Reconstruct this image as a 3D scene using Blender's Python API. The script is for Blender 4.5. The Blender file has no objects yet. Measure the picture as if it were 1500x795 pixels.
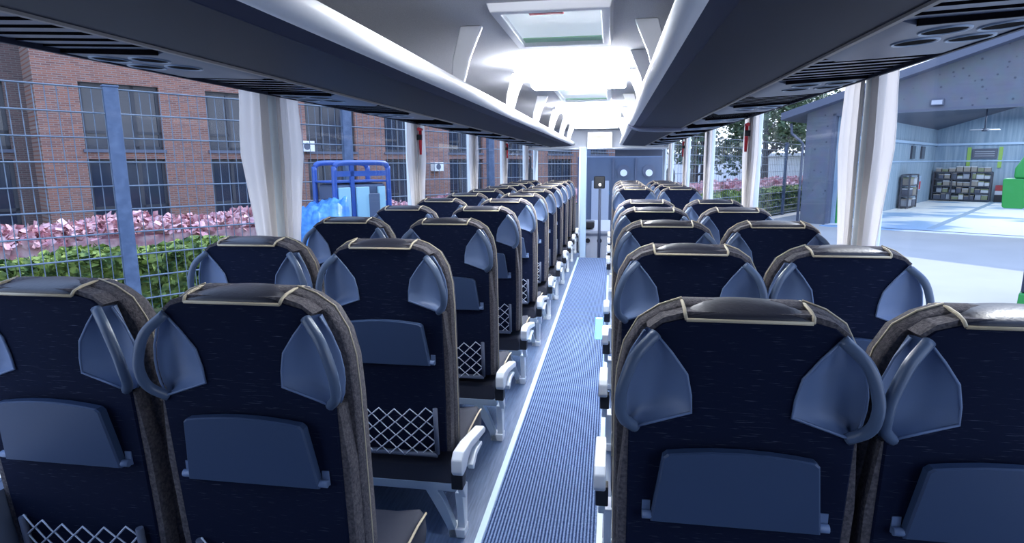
import bpy, bmesh, math, random
from mathutils import Vector, Matrix
random.seed(7)
PI = math.pi
scene = bpy.context.scene
COL = scene.collection
ZC = 1.4            # eye height above the aisle floor

# ------------------------------------------------------------------ materials
MATS = {}
def new_mat(name):
    m = bpy.data.materials.new(name); m.use_nodes = True
    nt = m.node_tree
    return m, nt, nt.nodes['Principled BSDF']
def mat(name, col, rough=.6, metal=0., spec=.5, emit=None, estr=0., noise=None, bump=None, coat=0., sss=0.):
    """noise=(scale, colour2, (stretch xyz), lo, hi): a second colour mixed in by noise; bump=(scale, strength)"""
    m, nt, b = new_mat(name)
    b.inputs['Base Color'].default_value = (*col, 1)
    b.inputs['Roughness'].default_value = rough
    b.inputs['Metallic'].default_value = metal
    b.inputs['Specular IOR Level'].default_value = spec
    b.inputs['Coat Weight'].default_value = coat
    if emit:
        b.inputs['Emission Color'].default_value = (*emit, 1)
        b.inputs['Emission Strength'].default_value = estr
    if noise or bump:
        tc = nt.nodes.new('ShaderNodeTexCoord')
        mp = nt.nodes.new('ShaderNodeMapping')
        nt.links.new(tc.outputs['Object'], mp.inputs['Vector'])
        if noise:
            mp.inputs['Scale'].default_value = noise[2]
            n = nt.nodes.new('ShaderNodeTexNoise'); n.inputs['Scale'].default_value = noise[0]; n.inputs['Detail'].default_value = 4
            nt.links.new(mp.outputs[0], n.inputs['Vector'])
            r = nt.nodes.new('ShaderNodeValToRGB')
            r.color_ramp.elements[0].position = noise[3]; r.color_ramp.elements[1].position = noise[4]
            r.color_ramp.elements[0].color = (*col, 1); r.color_ramp.elements[1].color = (*noise[1], 1)
            nt.links.new(n.outputs['Fac'], r.inputs['Fac'])
            nt.links.new(r.outputs['Color'], b.inputs['Base Color'])
        if bump:
            n2 = nt.nodes.new('ShaderNodeTexNoise'); n2.inputs['Scale'].default_value = bump[0]; n2.inputs['Detail'].default_value = 3
            nt.links.new(tc.outputs['Object'], n2.inputs['Vector'])
            bp = nt.nodes.new('ShaderNodeBump'); bp.inputs['Strength'].default_value = bump[1]; bp.inputs['Distance'].default_value = .01
            nt.links.new(n2.outputs['Fac'], bp.inputs['Height'])
            nt.links.new(bp.outputs['Normal'], b.inputs['Normal'])
    MATS[name] = m
    return m

NAVY = mat('navy_fabric', (.0042, .0085, .029), .9, noise=(22, (.085, .10, .155), (1.1, 1, 26), .63, .78), spec=.15)
TAUPE = mat('taupe_fabric', (.064, .060, .072), .9, noise=(150, (.155, .142, .15), (1, 1, 1), .35, .75), bump=(260, .35), spec=.2)
LEATHER = mat('charcoal_leather', (.026, .027, .040), .42, spec=.5, bump=(120, .08))
PIPE = mat('beige_piping', (.55, .47, .33), .6)
PLAST = mat('blue_grey_plastic', (.14, .205, .355), .42, spec=.5)
PLASTD = mat('tray_plastic', (.040, .070, .145), .5, spec=.4)
HANDLE = mat('handle_rubber', (.085, .125, .205), .35, spec=.55)
NETM = mat('pocket_net', (.62, .67, .78), .6)
BLACK = mat('black_plastic', (.012, .014, .022), .5)
BLACKM = mat('black_matte', (.004,.004,.007), .9, spec=.05)
WHITE = mat('white_plastic', (.86, .90, .94), .38)
STEEL = mat('seat_frame_metal', (.40, .50, .62), .4, metal=.15)
TRIM = mat('aisle_trim', (.50, .66, .74), .4)
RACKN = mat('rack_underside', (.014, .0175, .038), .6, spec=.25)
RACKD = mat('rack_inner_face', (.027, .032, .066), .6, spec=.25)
LIPM = mat('rack_lip_paint', (.82, .82, .83), .35)
PSU = mat('service_panel_plastic', (.06, .085, .15), .42, spec=.5)
PSUL = mat('nozzle_ring', (.22, .29, .40), .35, metal=.3)
SEAM = mat('beige_seam', (.28, .26, .25), .6)
CEIL = mat('ceiling_felt', (.50, .50, .53), .95, noise=(320, (.66, .66, .68), (1, 1, 1), .35, .65))
FIN = mat('bracket_white', (.90, .91, .95), .45)
FIND = mat('bracket_blue_inset', (.10, .15, .36), .4)
WALLM = mat('side_wall_lining', (.12, .15, .22), .8)
PILM = mat('pillar_lining', (.80, .88, .92), .7)
CURT = mat('curtain_cloth', (.90, .86, .84), .85, noise=(5, (.86, .81, .79), (1, 1, .05), .4, .7))
def translucent(m, fac, col):
    nt = m.node_tree; b = nt.nodes['Principled BSDF']; o = nt.nodes['Material Output']
    t = nt.nodes.new('ShaderNodeBsdfTranslucent'); t.inputs['Color'].default_value = (*col, 1)
    mx = nt.nodes.new('ShaderNodeMixShader'); mx.inputs[0].default_value = fac
    nt.links.new(b.outputs[0], mx.inputs[1]); nt.links.new(t.outputs[0], mx.inputs[2]); nt.links.new(mx.outputs[0], o.inputs['Surface'])
translucent(CURT, .62, (1.0, .96, .93))
RED = mat('red_plastic', (.70, .03, .05), .4)
GREY = mat('grey_panel', (.45, .49, .58), .5)
GREYD = mat('dark_grey_panel', (.10, .12, .18), .6)
BLUEP = mat('blue_panel', (.10, .135, .21), .4)
PALEB = mat('pale_blue_panel', (.45, .62, .85), .4)
GREENM = mat('green_paint', (.03, .30, .06), .35)
SCREEN = mat('cream_display', (.9, .88, .78), .5, emit=(1, .97, .86), estr=1.1)
LAMP = mat('lamp_diffuser', (1, 1, 1), .5, emit=(.90, .94, 1.0), estr=75)
LAMP2 = mat('lamp_diffuser_far', (1, 1, 1), .5, emit=(.90, .94, 1.0), estr=24)
LED = mat('blue_led', (.1, .5, 1), .4, emit=(.03, .40, 1.0), estr=12)
HATCHG = mat('hatch_pane', (.62, .70, .74), .35, emit=(.80, .92, 1.0), estr=.35)  # faint emission put in so the pane looks lit; it is no lamp
GREENL = mat('green_label', (.42, .72, .48), .5)
PLATFORM = mat('seat_platform_vinyl', (.06, .10, .19), .4, noise=(7, (.11, .165, .29), (14, 1, 1), .35, .7))

def carpet():
    m, nt, b = new_mat('aisle_carpet')
    b.inputs['Roughness'].default_value = .95; b.inputs['Specular IOR Level'].default_value = .1
    tc = nt.nodes.new('ShaderNodeTexCoord')
    w = nt.nodes.new('ShaderNodeTexWave'); w.wave_type = 'BANDS'; w.bands_direction = 'X'
    w.inputs['Scale'].default_value = 24; w.inputs['Distortion'].default_value = 2.2; w.inputs['Detail'].default_value = 3; w.inputs['Detail Scale'].default_value = 9
    mp = nt.nodes.new('ShaderNodeMapping'); mp.inputs['Scale'].default_value = (150, 70, 90)
    n = nt.nodes.new('ShaderNodeTexNoise'); n.inputs['Scale'].default_value = 1.6; n.inputs['Detail'].default_value = 5
    nt.links.new(tc.outputs['Object'], w.inputs['Vector'])
    nt.links.new(tc.outputs['Object'], mp.inputs['Vector']); nt.links.new(mp.outputs[0], n.inputs['Vector'])
    mx = nt.nodes.new('ShaderNodeMath'); mx.operation = 'MULTIPLY'
    nt.links.new(w.outputs['Fac'], mx.inputs[0]); nt.links.new(n.outputs['Fac'], mx.inputs[1])
    r = nt.nodes.new('ShaderNodeValToRGB')
    r.color_ramp.elements[0].position = .05; r.color_ramp.elements[1].position = .55
    r.color_ramp.elements[0].color = (.016, .034, .10, 1); r.color_ramp.elements[1].color = (.24, .34, .58, 1)
    nt.links.new(mx.outputs[0], r.inputs['Fac']); nt.links.new(r.outputs['Color'], b.inputs['Base Color'])
    bp = nt.nodes.new('ShaderNodeBump'); bp.inputs['Strength'].default_value = .5; bp.inputs['Distance'].default_value = .006
    nt.links.new(mx.outputs[0], bp.inputs['Height']); nt.links.new(bp.outputs['Normal'], b.inputs['Normal'])
    return m
CARPET = carpet()

def brick(name, c1, c2, mortar):
    m, nt, b = new_mat(name)
    b.inputs['Roughness'].default_value = .9; b.inputs['Specular IOR Level'].default_value = .15
    tc = nt.nodes.new('ShaderNodeTexCoord')
    sx = nt.nodes.new('ShaderNodeSeparateXYZ'); cx = nt.nodes.new('ShaderNodeCombineXYZ')
    nt.links.new(tc.outputs['Object'], sx.inputs[0])
    nt.links.new(sx.outputs['X'], cx.inputs['X']); nt.links.new(sx.outputs['Z'], cx.inputs['Y'])
    br = nt.nodes.new('ShaderNodeTexBrick')
    br.inputs['Scale'].default_value = 1; br.inputs['Brick Width'].default_value = .21; br.inputs['Row Height'].default_value = .056
    br.inputs['Mortar Size'].default_value = .010; br.inputs['Bias'].default_value = -.1
    br.inputs['Color1'].default_value = (*c1, 1); br.inputs['Color2'].default_value = (*c2, 1); br.inputs['Mortar'].default_value = (*mortar, 1)
    nt.links.new(cx.outputs[0], br.inputs['Vector']); nt.links.new(br.outputs['Color'], b.inputs['Base Color'])
    return m
BRICK = brick('red_brick', (.32, .148, .112), (.185, .098, .090), (.28, .225, .215))
WINGB = brick('grey_brown_brick', (.15, .10, .10), (.095, .07, .075), (.16, .145, .145))

def glass(name, tint, gl=.06, rough=.02):
    m = bpy.data.materials.new(name); m.use_nodes = True; nt = m.node_tree; nt.nodes.clear()
    o = nt.nodes.new('ShaderNodeOutputMaterial'); t = nt.nodes.new('ShaderNodeBsdfTransparent'); g = nt.nodes.new('ShaderNodeBsdfGlossy')
    t.inputs['Color'].default_value = (*tint, 1); g.inputs['Roughness'].default_value = rough
    f = nt.nodes.new('ShaderNodeLayerWeight'); f.inputs['Blend'].default_value = .5
    pw = nt.nodes.new('ShaderNodeMath'); pw.operation = 'POWER'; pw.inputs[1].default_value = 5
    ml = nt.nodes.new('ShaderNodeMath'); ml.operation = 'MULTIPLY_ADD'; ml.inputs[1].default_value = .14; ml.inputs[2].default_value = .008
    nt.links.new(f.outputs['Facing'], pw.inputs[0]); nt.links.new(pw.outputs[0], ml.inputs[0])
    mx = nt.nodes.new('ShaderNodeMixShader')
    nt.links.new(ml.outputs[0], mx.inputs[0]); nt.links.new(t.outputs[0], mx.inputs[1]); nt.links.new(g.outputs[0], mx.inputs[2])
    nt.links.new(mx.outputs[0], o.inputs['Surface'])
    return m
GLASS = glass('coach_window_glass', (.93, .965, 1.0))
DARKGLASS = mat('dark_window_glass', (.030, .040, .065), .12, spec=.6)
WFRAME = mat('window_frame_dark', (.045, .05, .065), .5)
GALV = mat('galvanised_post', (.065, .105, .19), .6, noise=(9, (.10, .15, .25), (1, 1, 1), .4, .7))
WIRE = mat('fence_wire', (.13, .175, .24), .6)
def leafmat(name, c1, c2):
    m, nt, b = new_mat(name)
    b.inputs['Roughness'].default_value = .65
    oi = nt.nodes.new('ShaderNodeTexCoord'); n = nt.nodes.new('ShaderNodeTexNoise'); n.inputs['Scale'].default_value = 5
    nt.links.new(oi.outputs['Object'], n.inputs['Vector'])
    r = nt.nodes.new('ShaderNodeValToRGB'); r.color_ramp.elements[0].position = .38; r.color_ramp.elements[1].position = .62
    r.color_ramp.elements[0].color = (*c1, 1); r.color_ramp.elements[1].color = (*c2, 1)
    nt.links.new(n.outputs['Fac'], r.inputs['Fac']); nt.links.new(r.outputs['Color'], b.inputs['Base Color'])
    return m
HEDGE = leafmat('hedge_leaves', (.05, .11, .03), (.33, .43, .10))
BLOOM = leafmat('pink_blossom', (.52, .23, .27), (.76, .52, .54))
TREEL = leafmat('tree_leaves', (.035, .065, .035), (.10, .155, .06))
BARK = mat('bark', (.07, .055, .055), .9)
CONCRETE = mat('yard_concrete', (.42, .405, .385), .85, noise=(.5, (.48, .46, .435), (1, 1, 1), .3, .7), spec=.2)
SOIL = mat('planting_soil', (.05, .07, .03), .95)
def cladding():
    m, nt, b = new_mat('garage_cladding')
    b.inputs['Roughness'].default_value = .55
    tc = nt.nodes.new('ShaderNodeTexCoord')
    n = nt.nodes.new('ShaderNodeTexNoise'); n.inputs['Scale'].default_value = 2.2; n.inputs['Detail'].default_value = 6
    v = nt.nodes.new('ShaderNodeTexVoronoi'); v.inputs['Scale'].default_value = 3.2
    nt.links.new(tc.outputs['Object'], n.inputs['Vector']); nt.links.new(tc.outputs['Object'], v.inputs['Vector'])
    r = nt.nodes.new('ShaderNodeValToRGB'); r.color_ramp.elements[0].position = .10; r.color_ramp.elements[1].position = .16
    r.color_ramp.elements[0].color = (.065, .08, .12, 1); r.color_ramp.elements[1].color = (.145, .17, .225, 1)
    nt.links.new(v.outputs['Distance'], r.inputs['Fac'])
    mx = nt.nodes.new('ShaderNodeMixRGB'); mx.blend_type = 'MULTIPLY'; mx.inputs[0].default_value = .35
    nt.links.new(r.outputs['Color'], mx.inputs[1]); nt.links.new(n.outputs['Color'], mx.inputs[2])
    nt.links.new(mx.outputs[0], b.inputs['Base Color'])
    return m
CLAD = cladding()
GWALL = mat('garage_plaster', (.23, .34, .47), .85, noise=(1.2, (.38, .49, .61), (6, 6, .35), .35, .7))
GFLOOR = mat('garage_floor_sunlit_patches', (.30, .47, .70), .5, noise=(.30, (.90, .92, .94), (1, .7, 1), .44, .50))  # sunlit patches painted into the blue floor colour as pale noise
GROOF = mat('garage_roof_deck', (.06, .08, .13), .7)
FASCIA = mat('dark_fascia', (.10, .12, .18), .5)
TOWERM = mat('pale_blue_tower', (.40, .52, .72), .7)
LIMEM = mat('lime_bracket', (.30, .52, .12), .5)
SHELFM = mat('shelf_frame', (.06, .07, .10), .6)
TARP = mat('blue_tarp', (.05, .22, .60), .45, bump=(9, .8), noise=(4, (.10, .34, .70), (1, 1, 3), .4, .65))
DRUM = mat('blue_frame_paint', (.035, .10, .37), .4)
CYAN = mat('cyan_panel', (.35, .62, .72), .4)

# ------------------------------------------------------------------ mesh builder
class MB:
    def __init__(s): s.v = []; s.f = []; s.sm = []
    def add(s, vs, fs, smooth=False):
        o = len(s.v); s.v += [tuple(p) for p in vs]
        for f in fs: s.f.append(tuple(o + i for i in f)); s.sm.append(smooth)
        return s
    def box(s, lo, hi, M=None):
        x0, y0, z0 = lo; x1, y1, z1 = hi
        vs = [Vector(p) for p in ((x0,y0,z0),(x1,y0,z0),(x1,y1,z0),(x0,y1,z0),(x0,y0,z1),(x1,y0,z1),(x1,y1,z1),(x0,y1,z1))]
        if M: vs = [M @ p for p in vs]
        return s.add(vs, [(0,3,2,1),(4,5,6,7),(0,1,5,4),(1,2,6,5),(2,3,7,6),(3,0,4,7)])
    def rings(s, rings, closed=True, caps=True, smooth=True):
        n = len(rings[0]); vs = [p for r in rings for p in r]; fs = []
        for k in range(len(rings) - 1):
            for i in range(n if closed else n - 1):
                j = (i + 1) % n
                fs.append((k*n+i, k*n+j, (k+1)*n+j, (k+1)*n+i))
        s.add(vs, fs, smooth)
        if caps and closed:
            s.add(rings[0], [tuple(reversed(range(n)))]); s.add(rings[-1], [tuple(range(n))])
        return s
    def prism(s, poly, axis, a, b, smooth=False):
        """poly in the two other axes (in xyz order), extruded along axis from a to b"""
        def P(p, t):
            return (t, p[0], p[1]) if axis == 0 else (p[0], t, p[1]) if axis == 1 else (p[0], p[1], t)
        return s.rings([[P(p, a) for p in poly], [P(p, b) for p in poly]], smooth=smooth)
    def tube(s, path, r, n=8, closed=False, caps=True):
        P = [Vector(p) for p in path]; rr = r if isinstance(r, (list, tuple)) else [r] * len(P)
        up = Vector((0, 0, 1)); rings = []; prev = None
        for i, p in enumerate(P):
            if closed: t = P[(i+1) % len(P)] - P[i-1]
            else: t = P[min(i+1, len(P)-1)] - P[max(i-1, 0)]
            t.normalize()
            if prev is None:
                a = t.cross(up) if abs(t.dot(up)) < .95 else t.cross(Vector((1, 0, 0)))
            else: a = prev - t * prev.dot(t)
            a.normalize(); prev = a; b = t.cross(a)
            rings.append([tuple(p + (a * math.cos(2*PI*k/n) + b * math.sin(2*PI*k/n)) * rr[i]) for k in range(n)])
        if closed: rings.append(rings[0])
        return s.rings(rings, caps=caps and not closed)
    def disc(s, c, r, h, n=16, axis=2):
        p = [(math.cos(2*PI*k/n)*r, math.sin(2*PI*k/n)*r) for k in range(n)]
        def P(q, t):
            return (c[0]+t, c[1]+q[0], c[2]+q[1]) if axis == 0 else (c[0]+q[0], c[1]+t, c[2]+q[1]) if axis == 1 else (c[0]+q[0], c[1]+q[1], c[2]+t)
        return s.rings([[P(q, 0) for q in p], [P(q, h) for q in p]], smooth=False)
    def build(s, name, m, parent=None, bevel=0, seg=2, sub=0, M=None, fixn=True):
        me = bpy.data.meshes.new(name); vs = s.v
        if M: vs = [tuple(M @ Vector(p)) for p in vs]
        me.from_pydata(vs, [], s.f)
        for p, q in zip(me.polygons, s.sm): p.use_smooth = q
        if fixn:
            bm = bmesh.new(); bm.from_mesh(me); bmesh.ops.remove_doubles(bm, verts=bm.verts, dist=1e-6)
            bmesh.ops.recalc_face_normals(bm, faces=bm.faces); bm.to_mesh(me); bm.free()
        me.materials.append(m)
        o = bpy.data.objects.new(name, me); COL.objects.link(o)
        if parent: o.parent = parent
        if bevel:
            b = o.modifiers.new('b', 'BEVEL'); b.width = bevel; b.segments = seg; b.limit_method = 'ANGLE'; b.angle_limit = .6
            for p in me.polygons: p.use_smooth = True
            w = o.modifiers.new('w', 'WEIGHTED_NORMAL'); w.keep_sharp = False
        if sub:
            q = o.modifiers.new('s', 'SUBSURF'); q.levels = sub; q.render_levels = sub
            for p in me.polygons: p.use_smooth = True
        return o
def tag(o, label, cat, group=None, kind=None):
    o['label'] = label; o['category'] = cat
    if group: o['group'] = group
    if kind: o['kind'] = kind
    return o
def struct(o): o['kind'] = 'structure'; return o
def thing(name, label, cat, loc=(0,0,0), rz=0, group=None):
    o = bpy.data.objects.new(name, None); COL.objects.link(o); o.empty_display_size = .1
    o.location = loc; o.rotation_euler = (0, 0, rz)
    return tag(o, label, cat, group)
def dup(root, loc=None, rz=None, label=None, group=None):
    r = root.copy(); COL.objects.link(r)
    if loc is not None: r.location = loc
    if rz is not None: r.rotation_euler = (0, 0, rz)
    if label: r['label'] = label
    if group: r['group'] = group
    for ch in list(root.children):
        c = ch.copy(); COL.objects.link(c); c.parent = r
        for g in list(ch.children):
            d = g.copy(); COL.objects.link(d); d.parent = c
    return r
def bez(pts, n=6):
    """Catmull-Rom through pts"""
    P = [Vector(p) for p in pts]; P = [2*P[0]-P[1]] + P + [2*P[-1]-P[-2]]; out = []
    for i in range(1, len(P)-2):
        for k in range(n):
            t = k/n; a, b, c, d = P[i-1], P[i], P[i+1], P[i+2]
            out.append(.5*((2*b)+(-a+c)*t+(2*a-5*b+4*c-d)*t*t+(-a+3*b-3*c+d)*t**3))
    out.append(P[-2]); return out

# ------------------------------------------------------------------ coach shell
CX = -.25           # coach centre line
XL, XR = -1.5, 1.0  # side walls (inside faces)
Y0, Y1 = -1.0, 12.7
AF = MB().box((-.453, Y0, -.06), (-.028, 9.1, 0)); struct(AF.build('floor', CARPET))
for x0, x1 in ((-1.5, -.47), (-.012, 1.0)):
    struct(MB().box((x0, Y0, -.06), (x1, 9.6, -.001)).build('floor', PLATFORM))
for i, (x0, x1) in enumerate(((-.478, -.453), (-.028, -.006))):
    struct(MB().box((x0, Y0, -.05), (x1, 9.1, .006)).build('trim_%d' % (i+1), TRIM))
struct(MB().box((-1.5, 9.1, -.50), (1.0, Y1, -.42)).build('floor', PLATFORM))
struct(MB().box((-1.5, 9.04, -.45), (1.0, 9.10, -.062)).build('trim_3', TRIM))
SILL, WTOP = .60, ZC + .47
PIL = [.65, 2.62, 4.66, 6.66, 8.66, 10.9]
for side, x, sx in (('left', XL, -1), ('right', XR, 1)):
    w = MB().box((min(x, x+sx*.06), Y0, -.42), (max(x, x+sx*.06), Y1, SILL))
    w.box((min(x, x+sx*.06), Y0, WTOP), (max(x, x+sx*.06), Y1, ZC+.75))
    w.box((min(x, x+sx*.06), Y0, SILL), (max(x, x+sx*.06), Y0+.5, WTOP))
    struct(w.build('wall_' + side, WALLM))
    pp = MB()
    for y in PIL: pp.box((min(x, x+sx*.04), y-.095+(-.055 if sx < 0 else .03), SILL), (max(x, x+sx*.04), y+.095+(-.055 if sx < 0 else .03), WTOP))
    pp.box((min(x, x+sx*.04), 12.2, SILL), (max(x, x+sx*.04), Y1, WTOP))
    o = struct(pp.build('trim_%d' % (4 if sx < 0 else 5), PILM, bevel=.01))
k = 0
ys = [Y0+.5] + PIL + [12.2]
for x in (XL-.045, XR+.04):
    for a, b in zip(ys[:-1], ys[1:]):
        k += 1
        struct(MB().box((x, a, SILL), (x+.005, b, WTOP)).build('window_%d' % k, GLASS))
struct(MB().box((-1.56, Y0-.06, -.42), (1.06, Y0, ZC+.75)).build('wall_back', WALLM))
# ceiling: flat middle, coves curving down over the racks
cp = []
for d, z in ((-1.27,.465),(-1.2,.51),(-1.08,.555),(-.9,.585),(-.6,.605),(-.45,.61),(.45,.61),(.6,.605),(.9,.585),(1.08,.555),(1.2,.51),(1.27,.465)):
    cp.append((CX+d, ZC+z))
cp2 = [(x, z+.08) for x, z in cp]
c = MB().rings([[(x, Y0, z) for x, z in cp], [(x, 11.9, z) for x, z in cp]], closed=False)
c.rings([[(x, Y0, z) for x, z in cp2], [(x, 11.9, z) for x, z in cp2]], closed=False)
struct(c.build('ceiling', CEIL))
struct(MB().box((-1.56, Y0, ZC+.70), (1.06, Y1+.05, ZC+.78)).build('ceiling', GREYD))
# front: windscreen, header, ledge
struct(MB().box((-1.5, 12.62, -.2), (1.0, 12.63, ZC+.36)).build('window_%d' % (k+1), GLASS))
struct(MB().box((-1.56, 12.6, -.42), (1.06, 12.7, -.2)).build('wall_front', GREYD))
struct(MB().box((-1.5, 12.60, ZC+.36), (1.0, 12.7, ZC+.75)).build('wall_front', GREYD))
hd = MB().prism([(10.95, ZC+.255), (11.75, ZC+.255), (11.75, ZC+.66), (11.15, ZC+.66), (11.0, ZC+.55)], 0, -1.45, .95)
struct(hd.build('trim_6', GREY, bevel=.01))
struct(MB().box((-1.45, 10.90, ZC+.235), (.95, 11.8, ZC+.258)).build('trim_7', WHITE, bevel=.005))

# ------------------------------------------------------------------ luggage racks
def rack(side, y1, label):
    sx = -1 if side == 'left' else 1
    X = lambda d: CX + sx*d
    t = thing('luggage_rack', label, 'luggage rack', (X(.8), 0, ZC+.27), group=None)
    ox, oz = -X(.8), -(ZC+.27)
    M = Matrix.Translation((ox, 0, oz))
    # dark inner face (lip to crease) and broad underside
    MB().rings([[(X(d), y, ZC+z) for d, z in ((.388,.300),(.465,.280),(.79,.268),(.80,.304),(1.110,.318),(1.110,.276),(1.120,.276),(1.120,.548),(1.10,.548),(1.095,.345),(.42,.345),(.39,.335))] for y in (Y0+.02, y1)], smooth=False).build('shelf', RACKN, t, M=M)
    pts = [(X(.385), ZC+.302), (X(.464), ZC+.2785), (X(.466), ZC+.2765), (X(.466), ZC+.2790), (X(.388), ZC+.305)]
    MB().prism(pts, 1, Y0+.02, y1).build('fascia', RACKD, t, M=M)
    # bright rolled lip
    n = 14
    MB().rings([[(X(.405)+math.cos(2*PI*k/n)*.034, y, ZC+.321+math.sin(2*PI*k/n)*.034) for k in range(n)] for y in [Y0+.03, 3, 6, y1]]).build('lip_rail', LIPM, t, M=M)
    MB().box((X(.788)-.006, Y0+.03, ZC+.262), (X(.788)+.006, y1, ZC+.270)).build('seam', SEAM, t, M=M)
    # brackets from the lip up to the ceiling
    for y in [1.37 + 1.465*k for k in range(7)] + ([3.58] if sx > 0 else []):
        prof = [(.335, .608), (.435, .608), (.475, .46), (.485, .33), (.43, .345), (.395, .47)]
        w = MB().prism([(X(d), ZC+z) for d, z in prof], 1, y-.018, y+.018)
        b = w.build('bracket', FIN, t, bevel=.006, M=M)
        pr = [(.37, .585), (.425, .585), (.462, .46), (.47, .36), (.44, .37), (.41, .47)]
        MB().prism([(X(d), ZC+z) for d, z in pr], 1, y+.012, y+.0195).build('inset', FIND, b, M=M)
    # ribbed strips between the service panels
    return t, M, X
psu_y = [k*.945 + 1.40 - .945 for k in range(0, 11)]
def ribs(t, M, X, y1):
    for p in psu_y:
        w = MB()
        a, b = p + .47, p + .945
        prof = []; y = a
        while y < b - .03:
            prof += [(y, 0.020), (y+.001, -.004), (y+.054, -.001), (y+.055, .020)]
            y += .070
        if y > y1: continue
        def P(q, d): return (X(d), q[0], ZC + .276 + (d-.80)/.31*.014 + q[1])
        lo = prof; hi = [(y-.012, .024), (a, .024)]
        w.rings([[P(q, .805) for q in lo+hi], [P(q, 1.115) for q in lo+hi]], smooth=False)
        o = w.build('ribbed_strip', PSU, t, M=M)
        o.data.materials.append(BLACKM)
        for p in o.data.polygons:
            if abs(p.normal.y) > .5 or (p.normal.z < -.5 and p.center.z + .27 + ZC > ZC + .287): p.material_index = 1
tl, Ml, Xl = rack('left', 10.66, 'left overhead luggage rack with bright rolled lip')
tr, Mr, Xr = rack('right', 10.66, 'right overhead luggage rack with bright rolled lip')
ribs(tl, Ml, Xl, 10.6); ribs(tr, Mr, Xr, 10.6)
# thick rounded collar on the right rack above the middle door
pr = [(.375,.345),(.372,.30),(.39,.275),(.465,.252),(.62,.244),(.80,.246),(.83,.26),(.83,.34)]
MB().rings([[(Xr(.6+(d-.6)*s), y, ZC+.30+(z-.30)*s2) for d, z in pr] for y, s, s2 in ((5.10,.98,.7),(5.13,1,.98),(5.2,1.0,1.0),(5.28,1,1.0),(5.33,.99,.8),(5.36,.97,.5))]).build('collar', mat('rack_collar', (.10,.11,.17), .3), tr, M=Mr)

# passenger service panels hanging under the racks
def psu(first=[None]):
    t = thing('service_panel', 'x', 'service panel')
    # local: x outward (0 .. .43), y forward, z down from rack
    w = MB().rings([[(.045, y, -.010), (.315, y, .004), (.318, y, .040), (.0, y, .020), (.0, y, .004)] for y in (0, .46)], smooth=False)
    w.build('panel', PSU, t, bevel=.003)
    MB().rings([[(.043, y, -.012), (.312, y, .003), (.312, y, .012), (.043, y, .004)] for y in (-.008, 0)], smooth=False).build('rear_edge', BLACKM, t)
    for (x, y) in ((.135, .085), (.25, .085), (.135, .215), (.25, .215)):
        z = -.0123 + x*.0519
        R = Matrix.Translation((x, y, z)) @ Matrix.Rotation(-math.atan(.0519), 4, 'Y')
        n = 20
        ring = [[(math.cos(2*PI*k/n)*r, math.sin(2*PI*k/n)*r, h) for k in range(n)] for r, h in ((.051, .002), (.049, -.0035), (.045, -.0035), (.037, .004))]
        q = MB().rings(ring, caps=False).build('nozzle', PSUL, t, M=R)
        MB().disc((0, 0, -.0012), .0435, .003, n).build('grille', BLACKM, q, M=R)
    return t
p0 = psu()
first = True
words_ord = ['nearest', 'second', 'third', 'fourth', 'fifth', 'sixth', 'seventh', 'eighth', 'ninth', 'tenth', 'eleventh', 'twelfth']
for side, Xf in (('left', Xl), ('right', Xr)):
    n = 0
    for y in psu_y:
        if y < 1.0 or y > 10: continue
        lab = '%s overhead service panel from the camera under the %s luggage rack' % (words_ord[n], side)
        n += 1
        loc = (Xf(.803), y, ZC+.276)
        if first: o = p0; o.location = loc; o['label'] = lab; first = False
        else: o = dup(p0, loc, 0, lab)
        o['group'] = 'overhead service panels'
        o.scale = (1 if side == 'right' else -1, 1, 1)

# ------------------------------------------------------------------ ceiling hatches and lamps
def hatch(y0, y1, label):
    t = thing('roof_hatch', label, 'roof hatch', (CX, (y0+y1)/2, ZC+.60), group='roof hatches')
    hx, hy = .245, (y1-y0)/2
    w = MB()
    outer = [(-hx,-hy),(hx,-hy),(hx,hy),(-hx,hy)]; i1 = [(-hx+.012,-hy+.015),(hx-.012,-hy+.015),(hx-.012,hy-.015),(-hx+.012,hy-.015)]
    i2 = [(-hx+.05,-hy+.06),(hx-.05,-hy+.06),(hx-.05,hy-.06),(-hx+.05,hy-.06)]
    w.rings([[(x,y,.012) for x,y in outer],[(x,y,-.022) for x,y in i1],[(x,y,-.022) for x,y in i2],[(x,y,.006) for x,y in i2]], caps=False, smooth=False)
    w.build('frame', FIN, t, bevel=.006)
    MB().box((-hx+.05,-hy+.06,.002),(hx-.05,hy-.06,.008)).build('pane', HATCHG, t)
    MB().box((-.09,-hy+.085,-.016),(.05,-hy+.12,.0)).build('handle', RED, t, bevel=.004)
    MB().box((-hx+.055,hy-.15,-.004),(hx-.055,hy-.065,.002)).build('label_strip', GREENL, t)
    return t
hatch(2.46, 3.26, 'white framed roof hatch with red handle nearest the camera')
hatch(5.05, 6.15, 'white framed roof hatch over the middle of the aisle')
def lamp(y, hx, label, lm=None):
    t = thing('ceiling_lamp', label, 'ceiling lamp', (CX, y, ZC+.585), group='ceiling lamps')
    MB().box((-hx+.01,-.09,.006),(hx-.01,.09,.024)).build('housing', FIN, t, bevel=.006)
    MB().box((-hx,-.10,-.045),(hx,.10,.008)).build('diffuser', lm or LAMP, t, bevel=.012)
    return t
for n, (y, hx) in enumerate(((3.85,.34),(4.65,.34),(6.7,.34),(7.7,.34),(8.8,.34),(10.0,.34))):
    lamp(y, hx, '%s glaring white ceiling lamp from the camera' % words_ord[n], LAMP2 if y > 8 else None)

lamp(1.72, .30, 'dimmer white ceiling lamp added out of view above the nearest seats', mat('added_lamp_diffuser', (1, 1, 1), .5, emit=(.90, .94, 1.0), estr=22))  # unseen lamp put in to brighten the brackets and near seats
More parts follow.
